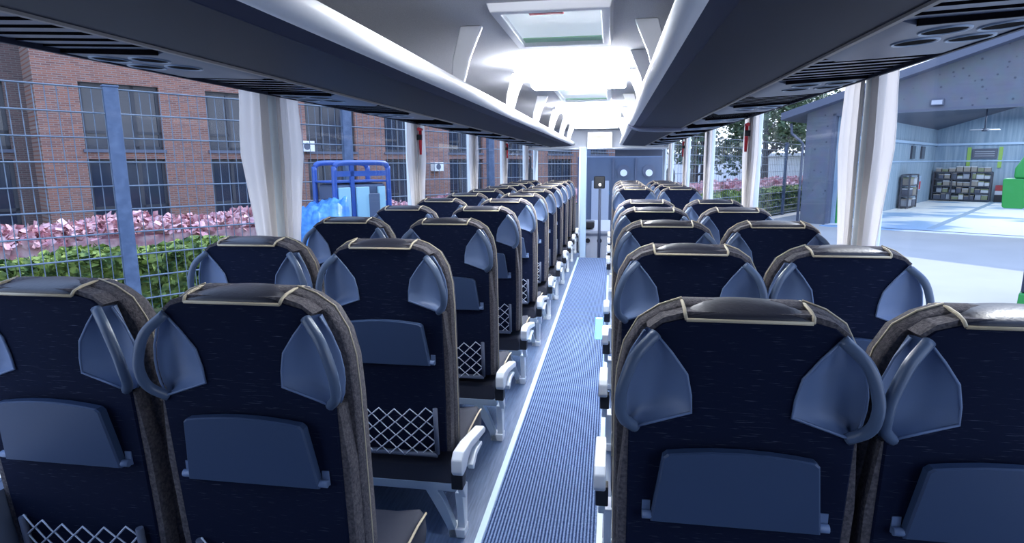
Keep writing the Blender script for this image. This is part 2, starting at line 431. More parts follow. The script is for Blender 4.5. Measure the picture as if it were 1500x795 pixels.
# ------------------------------------------------------------------ seats
def yb(z): return (1.12 - z) * .085        # leaning back face
PANEL = [(.105,1.121),(.150,1.108),(.166,1.094),(.102,1.012),(.090,.935),(.205,.893),(.203,.6),(.198,.36)]
SHELL_IN = [(.164,1.093),(.130,1.052),(.102,1.012),(.093,.970),(.090,.935),(.148,.915),(.204,.895)]
SHELL_OUT = [(.180,1.090),(.203,1.050),(.217,1.010),(.222,.975),(.222,.950),(.218,.920),(.208,.897)]
BOLST = [(.108,1.138),(.150,1.122),(.188,1.095),(.214,1.045),(.226,.985),(.229,.90),(.228,.75),(.226,.55),(.222,.36)]
def make_seat(aisle=True):
    t = thing('coach_seat', 'x', 'seat')
    def full(p): return [(x, z) for x, z in p] + [(-x, z) for x, z in reversed(p)]
    # bolster: rounded body of grey fabric behind/around the panel
    rings = []
    for dy, s, dz in ((.044,.985,-.004),(.052,1.0,0),(.070,1.012,.004),(.105,1.0,0),(.128,.95,-.012),(.138,.86,-.04)):
        rings.append([(x*s, yb(z)+dy, z+dz) for x, z in full(BOLST)])
    bo = MB().rings(rings)
    NOTCH = [(.108,1.132),(.150,1.119),(.176,1.099),(.166,1.091),(.104,1.010),(.094,.935),(.212,.890),(.224,.75),(.222,.55),(.216,.36)]
    rings = [[(x*s, yb(z)+dy, z) for x, z in full(NOTCH)] for dy, s in ((.005,.985),(.014,1.0),(.05,1.0))]
    bo.rings(rings, smooth=False).build('bolster', TAUPE, t)
    # dark back panel
    rings = [[(x*s, yb(z)+dy, z) for x, z in full(PANEL)] for dy, s in ((0.0,.982),(.004,1.0),(.012,1.0))]
    MB().rings(rings, smooth=False).build('back_panel', NAVY, t)
    # headrest cap in leather with beige piping
    rows = []
    prof = [(-.004,1.119),(-.006,1.124),(.004,1.132),(.024,1.140),(.055,1.145),(.09,1.143),(.12,1.134),(.142,1.115),(.15,1.08),(.15,1.0)]
    nx = 12
    for (y, z) in prof:
        r = []
        for i in range(nx+1):
            q = -1+2*i/nx; x = q*.108*(1-.03*(y > .1)); e = abs(q)**6
            r.append((x, y+.004*e, z - (.012*e if z > 1.13 else 0) - .010*q*q*(z > 1.14)))
        rows.append(r)
    MB().rings(rows, closed=False, smooth=True).build('headrest_cap', LEATHER, t)
    pw = MB()
    pw.tube([(-.108,-.006,1.119),(.108,-.006,1.119)], .0035, 6)
    for s in (1, -1):
        pw.tube([(s*.108,-.006,1.119),(s*.110,.0,1.128),(s*.110,.02,1.135),(s*.110,.055,1.139),(s*.110,.09,1.137),(s*.110,.12,1.128)], .0035, 6)
        pw.tube([(s*x*1.012, yb(z)+.072, z+.006) for x, z in BOLST], .0021, 5)
    pw.build('piping', PIPE, t)
    # corner shells and grab handles
    for s in (1, -1):
        w = MB(); n = 5; rows = []
        for (a, b) in zip(SHELL_IN, SHELL_OUT):
            r = []
            for k in range(n+1):
                q = k/n; x = a[0]+(b[0]-a[0])*q; z = a[1]+(b[1]-a[1])*q
                dep = -.004 + .042*math.sin(min(q*1.25, 1)*PI/2) - (.014 if q > .95 else 0)
                r.append((s*x, yb(z)+dep, z))
            rows.append(r)
        w.rings(rows, closed=False)
        w.tube([(s*x, yb(z)-.003, z) for x, z in SHELL_IN], .003, 6)
        w.tube([(s*x, yb(z)+.018, z) for x, z in SHELL_OUT], .0028, 6)
        sh = w.build('corner_shell', PLAST, t)
        hp = bez([(s*.160, yb(1.09)-.002, 1.090),(s*.198, yb(1.05)-.026, 1.050),(s*.219, yb(.99)-.032, .992),(s*.222, yb(.95)-.028, .950),(s*.215, yb(.92)-.016, .920),(s*.192, yb(.9)+.004, .895)])
        MB().tube(hp, .0112, 10).build('grab_handle', HANDLE, t)
    # folded tray
    def tray_pt(x, z, d): return (x, yb(z)-d-.010*(z-.70)/.16, z)
    top = [(x, .868 - .012*(x/.137)**2*1.0 - (.006 if abs(x) > .136 else 0)) for x in [-.140,-.132,-.1,-.05,0,.05,.1,.132,.140]]
    outl = [(-.158, .702), (.158, .702)] + [(x, z) for x, z in reversed(top)]
    w = MB().rings([[tray_pt(x*s, .78+(z-.78)*s, d) for x, z in outl] for d, s in ((.0,1.0),(.018,1.0),(.022,.975))], smooth=False)
    tr_ = w.build('tray', PLASTD, t)
    for s in (1, -1):
        h = MB(); h.tube([(s*.140, yb(.71)-.012, .712), (s*.174, yb(.71)-.012, .712)], .0085, 10)
        h.box((s*.166-.008, yb(.72)-.004, .704), (s*.166+.008, yb(.72)+.004, .738))
        h.build('tray_hinge', PLAST, tr_)
    # net pocket
    fr = MB()
    for s in (1, -1): fr.tube([(s*.165, yb(.53)-.012, .535), (s*.165, yb(.36)-.012, .355)], .009, 8)
    fr.tube([(-.165, yb(.36)-.012, .352), (.165, yb(.36)-.012, .352)], .011, 8)
    pk = fr.build('pocket_frame', GREYD, t)
    nm = MB(); nr, ncl = 6, 22
    def npt(i, k, ph):
        x = -.160 + .32*i/ncl
        z = .362 + (.528-.362)*k/nr - .012*(k/nr)*(1-(x/.16)**2)
        amp = .0135
        return (x, yb(z)-.013-.008*(1-(x/.16)**2), z + amp*math.cos(PI*i/1.0*.5+ph))
    for k in range(nr+1):
        nm.tube([npt(i, k, PI*(k % 2)) for i in range(ncl+1)], .0026, 4)
    nm.build('net', NETM, pk)
    # seat cushion with rear roll, metal frame, leg
    cu = []
    for y, s, z0, z1 in ((.085,.95,.225,.30),(.10,1,.21,.318),(.18,1,.205,.335),(.30,1,.205,.350),(.46,1,.21,.352),(.545,.99,.215,.340),(.575,.94,.235,.31)):
        cu.append([(.222*s*x, y, z) for x, z in ((-1,z0+.02),(-.95,z0),(.95,z0),(1,z0+.02),(1.02,(z0+z1)/2),(1,z1-.02),(.93,z1),(.6,z1-.012),(-.6,z1-.012),(-.93,z1),(-1,z1-.02),(-1.02,(z0+z1)/2))])
    MB().rings(cu).build('cushion', mat('cushion_fabric', (.030,.034,.055), .85) if 'cushion_fabric' not in MATS else MATS['cushion_fabric'], t)
    MB().tube([(.226,.20,.326),(.226,.32,.338),(.226,.46,.340),(.222,.55,.325)], .004, 5).build('cushion_piping', PIPE, t)
    fm = MB().box((-.225,.085,.188),(.225,.125,.222)); fm.box((-.225,.45,.20),(.225,.49,.235)); fm.box((.19,.09,.195),(.222,.49,.225)); fm.box((-.222,.09,.195),(-.19,.49,.225))
    fm.build('seat_frame', STEEL, t, bevel=.004)
    return t
def add_side(t, s):
    """leg and white side cover on the aisle side, s = +1 when the aisle is at +x"""
    inner = [(.105,.190),(.128,.150),(.158,.095),(.184,.045),(.196,.0)]
    outer = [(.150,.190),(.172,.150),(.195,.095),(.212,.045),(.222,.0)]
    w = MB()
    w.rings([[(s*a[0], .085, a[1]), (s*b[0], .085, b[1]), (s*b[0], .12, b[1]), (s*a[0], .12, a[1])] for a, b in zip(inner, outer)], smooth=False)
    w.build('leg_strut', STEEL, t)
    w = MB(); w.rings([[(s*.222,y0,z),(s*.250,y0,z),(s*.250,y1,z),(s*.222,y1,z)] for y0, y1, z in ((.07,.16,.195),(.085,.15,.13),(.10,.145,.05),(.10,.14,.0))], smooth=False)
    w.box((min(s*.19,s*.252),.085,0),(max(s*.19,s*.252),.15,.035))
    w.build('leg', WHITE, t, bevel=.003)
    prof = [(-.06,.345),(-.058,.392),(-.03,.412),(.08,.402),(.32,.352),(.345,.334),(.335,.318),(.10,.362),(.04,.352),(.0,.328),(-.045,.328)]
    w = MB().prism(prof, 0, s*.245, s*.285); w.build('side_cover', WHITE, t, bevel=.006)
    MB().box((min(s*.236,s*.278),-.03,.265),(max(s*.236,s*.278),.02,.335)).build('pivot_block', BLACK, t, bevel=.004)
    MB().prism([(-.005,.27),(.05,.27),(.075,.20),(.05,.19)], 0, s*.245, s*.270).build('lower_cover', WHITE, t, bevel=.004)
    MB().prism([(.10,.295),(.17,.325),(.27,.312),(.27,.296),(.18,.300),(.12,.268)], 0, s*.262, s*.286).build('recline_lever', WHITE, t, bevel=.004)
def protos():
    a = make_seat(); w = dup(a); r = dup(a)
    add_side(a, 1); add_side(r, -1)
    for s in (1, -1):
        MB().box((min(s*.17,s*.2),.09,0),(max(s*.17,s*.2),.12,.20)).build('leg', STEEL, w)
    return a, r, w
sa, sr, sw = protos()
used = {}
ords = ['nearest', 'second', 'third', 'fourth', 'fifth', 'sixth', 'seventh', 'eighth', 'ninth', 'tenth', 'eleventh']
def put(proto, x, y, label, group):
    if proto.name not in used:
        used[proto.name] = 1; o = proto; o.location = (x, y, 0); o['label'] = label
    else: o = dup(proto, (x, y, 0), 0, label)
    o['group'] = group
    return o
LROWS = [1.13 + .83*k for k in range(11)]
RROWS = [1.115, 1.93, 2.76, 3.60, 4.36, 6.58, 7.41, 8.24, 9.0]
for k, y in enumerate(LROWS):
    put(sa, -.772, y, 'dark coach seat left of the aisle on the aisle side, %s row from the camera' % ords[k], 'seats left of the aisle')
    put(sw, -1.278, y+.02, 'dark coach seat left of the aisle at the window, %s row from the camera' % ords[k], 'seats left of the aisle')
for k, y in enumerate(RROWS):
    put(sr, .248, y, 'dark coach seat right of the aisle on the aisle side, %s row from the camera' % ords[k], 'seats right of the aisle')
    put(sw, .712, y+.01, 'dark coach seat right of the aisle at the window, %s row from the camera' % ords[k], 'seats right of the aisle')
# blue aisle light
o = MB().box((-.078, 3.74, .31), (-.036, 3.78, .44)).build('aisle_lamp', LED, bevel=.003)
tag(o, 'small glowing blue lamp on the aisle side of the fourth right seat', 'lamp')
o.data.transform(Matrix.Translation((0, 0, 0)))

# ------------------------------------------------------------------ curtains and hammers
def curtain(side, y, d, nfold, label):
    """gathered cloth; d = +1 the front half, -1 the rear half of a pillar"""
    sx = -1 if side == 'left' else 1
    x = (XL + .004) if sx < 0 else (XR - .004)
    y += -.055 if sx < 0 else .03
    gap = .034 if y < 3 else .008
    zs = [ZC+.40, ZC+.25, ZC+.12, ZC+.04, ZC-.06, ZC-.18, ZC-.30, ZC-.42, ZC-.60]
    wd = [.205, .215, .232, .235, .212, .185, .160, .143, .130]
    rows = []; n = 40
    for z, w in zip(zs, wd):
        r = []
        for i in range(n+1):
            q = i/n; yy = y + d*(gap + w*(.93 if sx < 0 else 1)*q)
            f = math.sin(q*PI*2*nfold+.6)*.008 + .004*math.sin(q*23)
            r.append((x - sx*(.014+f*.8), yy, z))
        rows.append(r)
    w = MB().rings(rows, closed=False)
    o = w.build('curtain', CURT)
    so = o.modifiers.new('t', 'SOLIDIFY'); so.thickness = .004
    return tag(o, label, 'curtain', 'window curtains')
for side in ('left', 'right'):
    for n, y in enumerate(PIL[1:]):
        for d in (-1, 1):
            curtain(side, y, d, 3, 'pale gathered curtain, %s side of the %s pillar from the camera on the %s' % ('near' if d < 0 else 'far', words_ord[n], side))
def hammer(side, y, label):
    sx = -1 if side == 'left' else 1
    x = (XL + .05) if sx < 0 else (XR - .05)
    t = thing('emergency_hammer', label, 'emergency hammer', (x, y + (-.055 if sx < 0 else .03), ZC+.16), group='emergency hammers')
    MB().tube([(0,0,-.09),(0,0,.0),(0,.004,.09)], [.009,.013,.012], 8).build('handle', RED, t)
    MB().tube([(0,-.035,.10),(0,.045,.10)], [.014,.010], 8).build('head', RED, t)
    MB().box((-.012 if sx > 0 else -.03, -.012, .02),(.03 if sx > 0 else .012, .012, .06)).build('holder', BLACK, t)
for side in ('left', 'right'):
    for w, y in (('second', 4.66), ('fourth', 8.66)):
        hammer(side, y, 'red emergency hammer on the %s window pillar from the camera, %s wall' % (w, side))

# ------------------------------------------------------------------ front of the coach
t = thing('display_board', 'cream lit display board hanging at the front above the aisle', 'display', (-.21, 10.9, ZC+.255))
MB().box((-.215,-.06,-.02),(.215,.0,.27)).build('housing', FIN, t, bevel=.01)
MB().box((-.195,-.068,-.005),(.195,-.058,.245)).build('screen', SCREEN, t)
MB().box((-.15,-.071,.16),(.12,-.068,.19)).build('text_band', mat('faint_band', (.80,.76,.60), .6), t)
o = MB().box((.06, 11.9, ZC+.115), (.93, 11.93, ZC+.24)).build('sun_blind', GREYD, bevel=.004); tag(o, 'dark roller blind pulled down over the right of the windscreen', 'blind')
# driver partition
t = thing('partition_screen', 'pale blue partition screen beside the aisle at the front left', 'partition', (-.43, 9.75, -.0))
MB().box((-.055,0,-.42),(.045,.04,ZC+.24)).build('post', PALEB, t, bevel=.01)
MB().box((-1.02,.01,-.42),(-.055,.03,.75)).build('panel', GREYD, t, bevel=.005)
MB().tube([(-.062,-.01,-.0),(-.062,-.01,ZC+.24)], .012, 8).build('rail', WHITE, t)
t = thing('dashboard', 'white front console with dark cup holders at the end of the aisle', 'dashboard', (-.22, 11.6, -.42))
MB().rings([[(x,y,z) for x,y,z in ((-.32,0,0),(.22,0,0),(.22,.9,0),(-.32,.9,0))],[(x,y,z) for x,y,z in ((-.30,.06,.45),(.20,.06,.45),(.20,.9,.45),(-.30,.9,.45))],[(x,y,z) for x,y,z in ((-.32,-.02,.50),(.22,-.02,.50),(.22,.9,.50),(-.32,.9,.50))],[(x,y,z) for x,y,z in ((-.32,-.02,.56),(.22,-.02,.56),(.22,.9,.68),(-.32,.9,.68))]], smooth=False).build('console', GREY, t, bevel=.015)
for x in (-.2, .02):
    MB().disc((x,.015,.36),.045,.05,14,axis=1).build('cup_holder', BLACK, t)
MB().box((-.28,.0,.60),(-.08,.35,.72)).build('instrument_hood', BLACK, t, bevel=.02)
MB().box((-1.2,.05,0),(-.34,.9,.62)).build('driver_desk', GREYD, t, bevel=.02)
MB().box((.24,.05,0),(1.18,.9,.60)).build('co_driver_shelf', GREYD, t, bevel=.02)
t = thing('ticket_terminal', 'dark ticket terminal with one white light on a stand at the front', 'terminal', (-.20, 11.2, -.42))
MB().tube([(0,.05,0),(0,.05,1.35)], .025, 8).build('stand', GREYD, t)
MB().box((-.11,-.02,1.36),(.09,.06,1.58)).build('head', BLACK, t, bevel=.02)
MB().disc((.0,-.026,1.43),.022,.008,12,axis=1).build('lamp', mat('white_indicator', (1,1,1), .4, emit=(1,1,1), estr=3), t)
# right front: mirror arm outside
t = thing('wing_mirror', 'dark wing mirror outside the front right window', 'mirror', (1.18, 12.9, ZC-.30))
MB().rings([[(math.cos(a)*r*.10, h*.02-.02, math.sin(a)*r*.22) for a in [2*PI*k/14 for k in range(14)]] for r, h in ((.9,0),(1,1),(1,3),(.6,5))]).build('housing', BLACK, t)
MB().tube([(0,0,.2),(.0,.05,.42),(-.15,.0,.55)], .02, 8).build('arm', BLACK, t)
t2 = dup(t, (-1.68, 12.9, ZC-.30), 0, 'dark wing mirror outside the front left window')

# ------------------------------------------------------------------ outdoors: local axes u (along fence) and v (away to the left)
U = Vector((.5615, .8275, 0)); V = Vector((-.8275, .5615, 0)); ANG = math.atan2(.8275, .5615)
def OW(u, v, z): p = U*u + V*v; return Vector((p.x, p.y, z + ZC))
MO = Matrix(((U.x, V.x, 0, 0), (U.y, V.y, 0, 0), (0, 0, 1, ZC), (0, 0, 0, 1)))    # (u,v,z) to world
GZ = -2.7
def obj_out(mb, name, m, origin, parent=None, bevel=0):
    """mesh given in (u,v,z); object gets its origin at `origin` and the yard's rotation"""
    ou, ov, oz = origin
    M = Matrix.Translation((-ou, -ov, -oz))
    o = mb.build(name, m, None, bevel=bevel, M=M)
    o.location = OW(ou, ov, oz); o.rotation_euler = (0, 0, ANG)
    return o
def root_out(name, label, cat, origin, group=None):
    return thing(name, label, cat, OW(*origin), ANG, group)
def part_out(mb, name, m, root, origin, bevel=0):
    return mb.build(name, m, root, bevel=bevel, M=Matrix.Translation((-origin[0], -origin[1], -origin[2])))
struct(MB().box((-90, -60, GZ+ZC-.2), (120, 140, GZ+ZC)).build('ground', CONCRETE))
o = obj_out(MB().box((-20, 11.6, GZ), (75, 30, GZ+.12)), 'ground', SOIL, (0, 20, GZ)); struct(o)

# fence: posts and mesh panels
def ftop(u): return 1.22 - .0108*(u-2.9)
FV = 11.42
posts = [2.91 + 4.2*k for k in range(-2, 10)]
forg = (20, FV, GZ)
fence = root_out('mesh_fence', 'tall blue-grey wire mesh fence running past the left windows and ahead of the coach', 'fence', forg)
for i, u in enumerate(posts):
    w = MB().box((u-.105, FV-.05, GZ), (u+.105, FV+.05, ftop(u)))
    w.box((u-.115, FV-.06, ftop(u)), (u+.115, FV+.06, ftop(u)+.03))
    part_out(w, 'post', GALV, fence, forg, bevel=.01)
for i, (a, b) in enumerate(zip(posts[:-1], posts[1:])):
    w = MB(); u = a+.11
    nv = 28 if i < 6 else 18
    for k in range(nv):
        u = a + .11 + (b-a-.22)*k/(nv-1)
        w.tube([(u, FV, GZ+.1), (u, FV, ftop(u)-.02)], .0072, 4, caps=False)
    nh = 10
    for k in range(nh+1):
        f = k/nh
        za = GZ+.12 + (ftop(a)-.03-GZ-.12)*f; zb = GZ+.12 + (ftop(b)-.03-GZ-.12)*f
        for dv in (-.014, .014):
            w.tube([(a+.1, FV+dv, za), (b-.1, FV+dv, zb)], .0115, 4, caps=False)
    part_out(w, 'mesh_panel', WIRE, fence, forg)

# foliage
def leaves(w, n, fn, size, flat=.6):
    for _ in range(n):
        c = Vector(fn()); s = size*(.6+.8*random.random())
        a = Vector((random.gauss(0,1), random.gauss(0,1), random.gauss(0,.6))).normalized()
        b = a.cross(Vector((random.gauss(0,1), random.gauss(0,1), random.gauss(0,1)))).normalized()
        w.add([c - a*s, c - b*s*flat, c + a*s, c + b*s*flat], [(0,1,2,3)])
w = MB()
def hp(u0, u1, v0, v1, z0, z1):
    def f():
        u = random.uniform(u0, u1)
        if random.random() < .6: return (u, v0 + abs(random.gauss(0,.12)), random.uniform(z0, z1))
        return (u, random.uniform(v0, v1), z1 - abs(random.gauss(0,.08)) + .06*math.sin(u*3))
    return f
w.box((-4, 12.45, GZ+.05), (46, 13.4, -1.62))
leaves(w, 9000, hp(-1, 12, 12.3, 13.5, GZ+.1, -1.52), .095)
leaves(w, 3500, hp(12, 26, 12.3, 13.5, GZ+.1, -1.52), .12)
leaves(w, 4500, hp(26, 46, 12.3, 13.5, GZ+.1, -1.52), .16)
o = obj_out(w, 'hedge', HEDGE, (20, 13, GZ)); o.data.update()
tag(o, 'clipped green hedge along the far side of the mesh fence', 'hedge')
w = MB()
def fl(u0, u1):
    def f():
        u = random.uniform(u0, u1); q = random.random()
        return (u, 14.0 + 1.3*q + random.gauss(0,.1), -1.36 + .22*math.sin(q*PI) + random.gauss(0,.05) + .07*math.sin(u*2.1))
    return f
w.box((-4, 14.0, GZ), (60, 15.4, -1.42))
leaves(w, 6500, fl(-1, 14), .085, .8); leaves(w, 3500, fl(14, 60), .14, .8)
o = obj_out(w, 'pink_flowers', BLOOM, (20, 14.6, GZ)); tag(o, 'band of pink flowers growing behind the green hedge', 'flowers', kind='stuff')

# brick building
BV = 20.0
org = (18, BV, GZ)
t = root_out('brick_building', 'long red brick building with tall dark windows behind the left fence', 'building', org)
def facade(u0, u1, v, wins, z1=7.5):
    """wall slab with real openings"""
    w = MB(); us = [u0]
    rows = ((-1.62, .19), (.46, 2.23), (3.2, 5.0))
    zs = [GZ] + [z for r in rows for z in r] + [z1]
    cuts = [u0] + [e for a, b in wins for e in (a, b)] + [u1]
    for i in range(len(cuts)-1):
        win = i % 2 == 1
        if not win: w.box((cuts[i], v, GZ), (cuts[i+1], v+.35, z1))
        else:
            for k in range(0, len(zs)-1, 2): w.box((cuts[i], v, zs[k]), (cuts[i+1], v+.35, zs[k+1]))
    return w
wins = [(4.36 + 3.25*k, 6.32 + 3.25*k) for k in range(9)]
part_out(facade(3.4, 34, BV, wins), 'wall', BRICK, t, org)
wing = [(-6.8, -4.9), (-3.0, -1.05), (.95, 2.95)]
part_out(facade(-14, 3.4, BV+1.2, wing), 'wing_wall', WINGB, t, org)
part_out(MB().box((3.4, BV+.35, GZ), (3.75, BV+1.6, 7.5)), 'return_wall', BRICK, t, org)
part_out(MB().box((-14, BV-.3, 7.5), (34.3, BV+10, 7.9)), 'roof', FASCIA, t, org)
part_out(MB().box((-14, BV+2.4, GZ), (34, BV+2.6, 7.5)).box((33.7,BV+.35,GZ),(34,BV+10,7.5)), 'inner_wall', DARKGLASS, t, org)
def window_parts(a, b, v, z0, z1):
    w = MB()
    for lo, hi in (((a, z0), (a+.09, z1)), ((b-.09, z0), (b, z1)), ((a, z1-.09), (b, z1)), ((a, z0), (b, z0+.09)), ((a+.62, z0), (a+.72, z1)), ((b-.72, z0), (b-.62, z1)), ((a, z0+.42), (a+.7, z0+.50)), ((b-.7, z0+.42), (b, z0+.50))):
        w.box((lo[0], v+.10, lo[1]), (hi[0], v+.17, hi[1]))
    f = part_out(w, 'window', WFRAME, t, org)
    p = MB().box((a+.05, v+.13, z0+.05), (b-.05, v+.14, z1-.05)).build('pane', DARKGLASS, f, M=Matrix.Translation((-org[0], -org[1], -org[2])))
    if z0 > 0 or z0 < -1: part_out(MB().box((a-.05, v-.05, z0-.09), (b+.05, v+.12, z0)), 'sill', GREYD, t, org)
for a, b in wins:
    for z0, z1 in ((-1.62, .19), (.46, 2.23), (3.2, 5.0)): window_parts(a, b, BV, z0, z1)
for a, b in wing:
    for z0, z1 in ((-1.62, .19), (.46, 2.23), (3.2, 5.0)): window_parts(a, b, BV+1.2, z0, z1)
def acunit(u, z, label):
    o_ = (u, BV-.16, z)
    r = root_out('air_conditioner', label, 'air conditioner', o_, 'wall air conditioners')
    MB().box((-.24,-.14,-.18),(.24,.16,.18)).build('casing', WHITE, r, bevel=.015)
    MB().disc((-.05,-.148,0),.12,.01,18,axis=1).build('fan_grille', GREYD, r)
acunit(16.55, -.12, 'white air conditioner box on the brick wall behind the second left pillar')
acunit(10.75, .62, 'white air conditioner box beside the window behind the nearest left curtain')

# blue cabinet and tarp in front of the fence
o_ = (6.55, 10.4, GZ)
t = root_out('storage_cabinet', 'tall blue storage cabinet with pale panels outside the left windows', 'cabinet', o_)
part_out(MB().box((5.92, 10.05, GZ), (7.16, 10.75, -.70)).box((5.92,10.05,-.34),(7.16,10.75,-.30)), 'body', DRUM, t, o_, bevel=.02)
fr = MB()
for v in (10.05, 10.75):
    path = bez([(5.95, v, GZ+.1), (5.95, v, -.3), (5.97, v, -.05), (6.08, v, .02), (6.5, v, .03), (7.0, v, .02), (7.11, v, -.05), (7.13, v, -.3), (7.13, v, GZ+.1)], 5)
    fr.tube(path, .05, 8)
fr.box((5.95, 10.03, -.22), (7.13, 10.08, -.12)); fr.box((6.28,10.03,GZ),(6.36,10.08,0))
part_out(fr, 'frame', DRUM, t, o_)
part_out(MB().box((6.0, 10.06, -.68), (7.08, 10.74, -.36)), 'load', BLUEP, t, o_, bevel=.06)
pn = MB(); pn.box((6.38, 10.00, -1.6), (6.66, 10.05, -.42)); pn.box((6.86, 10.00, -1.6), (7.02, 10.05, -.42)); pn.box((6.0, 10.00, -1.6), (6.25, 10.05, -.42))
part_out(pn, 'front_panel', CYAN, t, o_, bevel=.01)
part_out(MB().box((6.64, 9.99, -1.6), (6.88, 10.03, -.55)), 'door', BLUEP, t, o_, bevel=.01)
w = MB(); rows = []; n = 22
for i in range(n+1):
    r = []
    for j in range(n+1):
        a, b = i/n, j/n
        u = 5.25 + .85*a; v = 9.6 + .9*b
        e = (1-(2*a-1)**4)*(1-(2*b-1)**4)
        z = GZ + (1.92 + .05*math.sin(a*14+b*9) + .035*math.sin(b*23-a*11) + .02*math.sin(a*37+b*29) + .22*(a-.3))*min(1, e*2.2)**.6
        r.append((u, v, z))
    rows.append(r)
w.rings(rows, closed=False)
o = obj_out(w, 'tarpaulin', TARP, (5.7, 10.05, GZ)); tag(o, 'crumpled blue tarpaulin heap outside beside the blue cabinet', 'tarpaulin')

# ------------------------------------------------------------------ garage
GU, GB = 28.5, 50.4
org = (GU, 4, GZ)
def roofz(v): return 4.95 - .305*(v)     # rises towards the right
t = root_out('bus_garage', 'blue-grey clad bus garage with wide open door on the right', 'garage', org)
part_out(MB().prism([(8.24, GZ), (9.3, GZ), (9.3, roofz(9.3)), (8.24, roofz(8.24))], 0, GU, GU+.35), 'corner_pier', CLAD, t, org)
part_out(MB().prism([(-8, 1.92), (8.24, 1.92), (8.24, roofz(8.24)), (-1, roofz(-1)), (-8, roofz(-1)-2.1)], 0, GU, GU+.35), 'gable', CLAD, t, org)
part_out(MB().box((GU-.03, 8.14, GZ), (GU+.4, 8.26, 1.96)).box((GU-.03, -8, 1.86), (GU+.4, 8.26, 1.95)), 'door_frame', FASCIA, t, org)
part_out(MB().prism([(10.2, roofz(10.2)-.08), (-1, roofz(-1)-.08), (-1, roofz(-1)+.22), (10.2, roofz(10.2)+.22)], 0, GU-.6, GB+.4), 'roof', FASCIA, t, org)
part_out(MB().prism([(-12, roofz(-1)-3.4), (-1, roofz(-1)-.08), (-1, roofz(-1)+.22), (-12, roofz(-1)-3.1)], 0, GU-.6, GB+.4), 'roof', FASCIA, t, org)
part_out(MB().prism([(9.25, roofz(9.25)-.5), (-1, roofz(-1)-.5), (-1, roofz(-1)-.4), (9.25, roofz(9.25)-.4)], 0, GU+.36, GB), 'roof_deck', GROOF, t, org)
part_out(MB().box((GU+.35, 8.0, GZ), (GB, 8.2, 2.3)), 'side_wall', GWALL, t, org)
part_out(MB().prism([(-8, GZ), (8.2, GZ), (8.2, roofz(8.2)), (-1, roofz(-1)), (-8, roofz(-1)-2.1)], 0, GB, GB+.3), 'back_wall', GWALL, t, org)
part_out(MB().box((GU+.35, -8.2, GZ), (GB, -8, 2.3)), 'side_wall', GWALL, t, org)
rl = MB(); rl.box((GB-.12, -8, .96), (GB, 8, 1.10)); rl.box((GU+.4, 7.88, .96), (GB, 8, 1.10)); rl.box((GB-.06, -8, -.10), (GB, 8, -.02)); rl.box((GU+.4, 7.94, -.10), (GB, 8, -.02))
part_out(rl, 'wall_rail', PALEB, t, org)
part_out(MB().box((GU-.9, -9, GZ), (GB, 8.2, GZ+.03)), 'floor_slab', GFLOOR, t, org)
part_out(MB().box((GU-.55, -9, GZ+.02), (GU-.47, 8.2, GZ+.045)), 'threshold', FASCIA, t, org)
part_out(MB().box((GU+.4, 4.35, GZ+.02), (GB, 4.62, GZ+.036)), 'floor_strip', mat('floor_strip', (.28,.40,.55), .6), t, org)
lp = MB().box((GU-.12, 4.42, 2.04), (GU, 4.86, 2.28)); f = part_out(lp, 'wall_lamp', FASCIA, t, org, bevel=.02)
MB().box((GU-.14, 4.47, 2.08), (GU-.12, 4.81, 2.24)).build('lens', GREY, f, M=Matrix.Translation((-org[0], -org[1], -org[2])))
part_out(MB().tube([(GU-.15, 9.9, 1.62), (GU-.15, 9.85, 1.2), (GU-.15, 9.5, .9), (GU-.06, 9.38, .75), (GU-.06, 9.38, GZ)], .06, 8), 'downpipe', GREYD, t, org)
for v0 in (8.0,):
    for u0 in (42.6, 45.4): part_out(MB().box((u0, 7.90, .1), (u0+.9, 8.0, .85)), 'window', DARKGLASS, t, org)
sk = MB()
for u0 in (31, 37, 43): sk.prism([(6.5, roofz(6.5)-.53), (1.0, roofz(1)-.53), (1.0, roofz(1)-.50), (6.5, roofz(6.5)-.50)], 0, u0, u0+1.6)
# side door in the pier reveal
part_out(MB().box((GU+.5, 7.93, GZ), (GU+1.6, 8.0, -.4)), 'side_door', GREENM, t, org, bevel=.02)
o = obj_out(MB().box((60, 5.9, 2), (68, 9.95, 10.2)), 'tower_block', TOWERM, (64, 8, 2)); o.data.transform(Matrix.Scale(1, 4))
tag(o, 'pale blue tower block rising behind the garage roof', 'building')
# shelf rack with goods
def shelf(u0, u1, v0, v1, z1, nlev, nbay, label, face, seed):
    o_ = ((u0+u1)/2, (v0+v1)/2, GZ)
    r = root_out('storage_shelf', label, 'shelf', o_)
    w = MB()
    for k in range(nlev+1):
        z = GZ + .12 + (z1-GZ-.12)*k/nlev; w.box((u0, v0, z-.03), (u1, v1, z+.03))
    for k in range(nbay+1):
        if face == 'u':
            v = v0 + (v1-v0)*k/nbay; w.box((u0, v-.04, GZ), (u0+.08, v+.04, z1)); w.box((u1-.08, v-.04, GZ), (u1, v+.04, z1))
        else:
            u = u0 + (u1-u0)*k/nbay; w.box((u-.04, v0, GZ), (u+.04, v0+.08, z1)); w.box((u-.04, v1-.08, GZ), (u+.04, v1, z1))
    part_out(w, 'frame', SHELFM, r, o_)
    return r
shelf(GB-.75, GB-.12, 4.75, 7.85, -.78, 4, 3, 'dark shelf full of boxes against the garage back wall', 'u', 1)
shelf(40.2, 42.4, 7.40, 7.86, -.80, 3, 1, 'narrow dark shelf against the garage side wall', 'v', 2)
BOXM = [mat('carton_grey', (.34,.38,.46), .7), mat('carton_dark', (.10,.12,.18), .7), mat('carton_tan', (.32,.30,.28), .8), mat('carton_pale', (.55,.60,.68), .7), mat('carton_olive', (.24,.28,.18), .8)]
rnd = random.Random(5); nb = 0
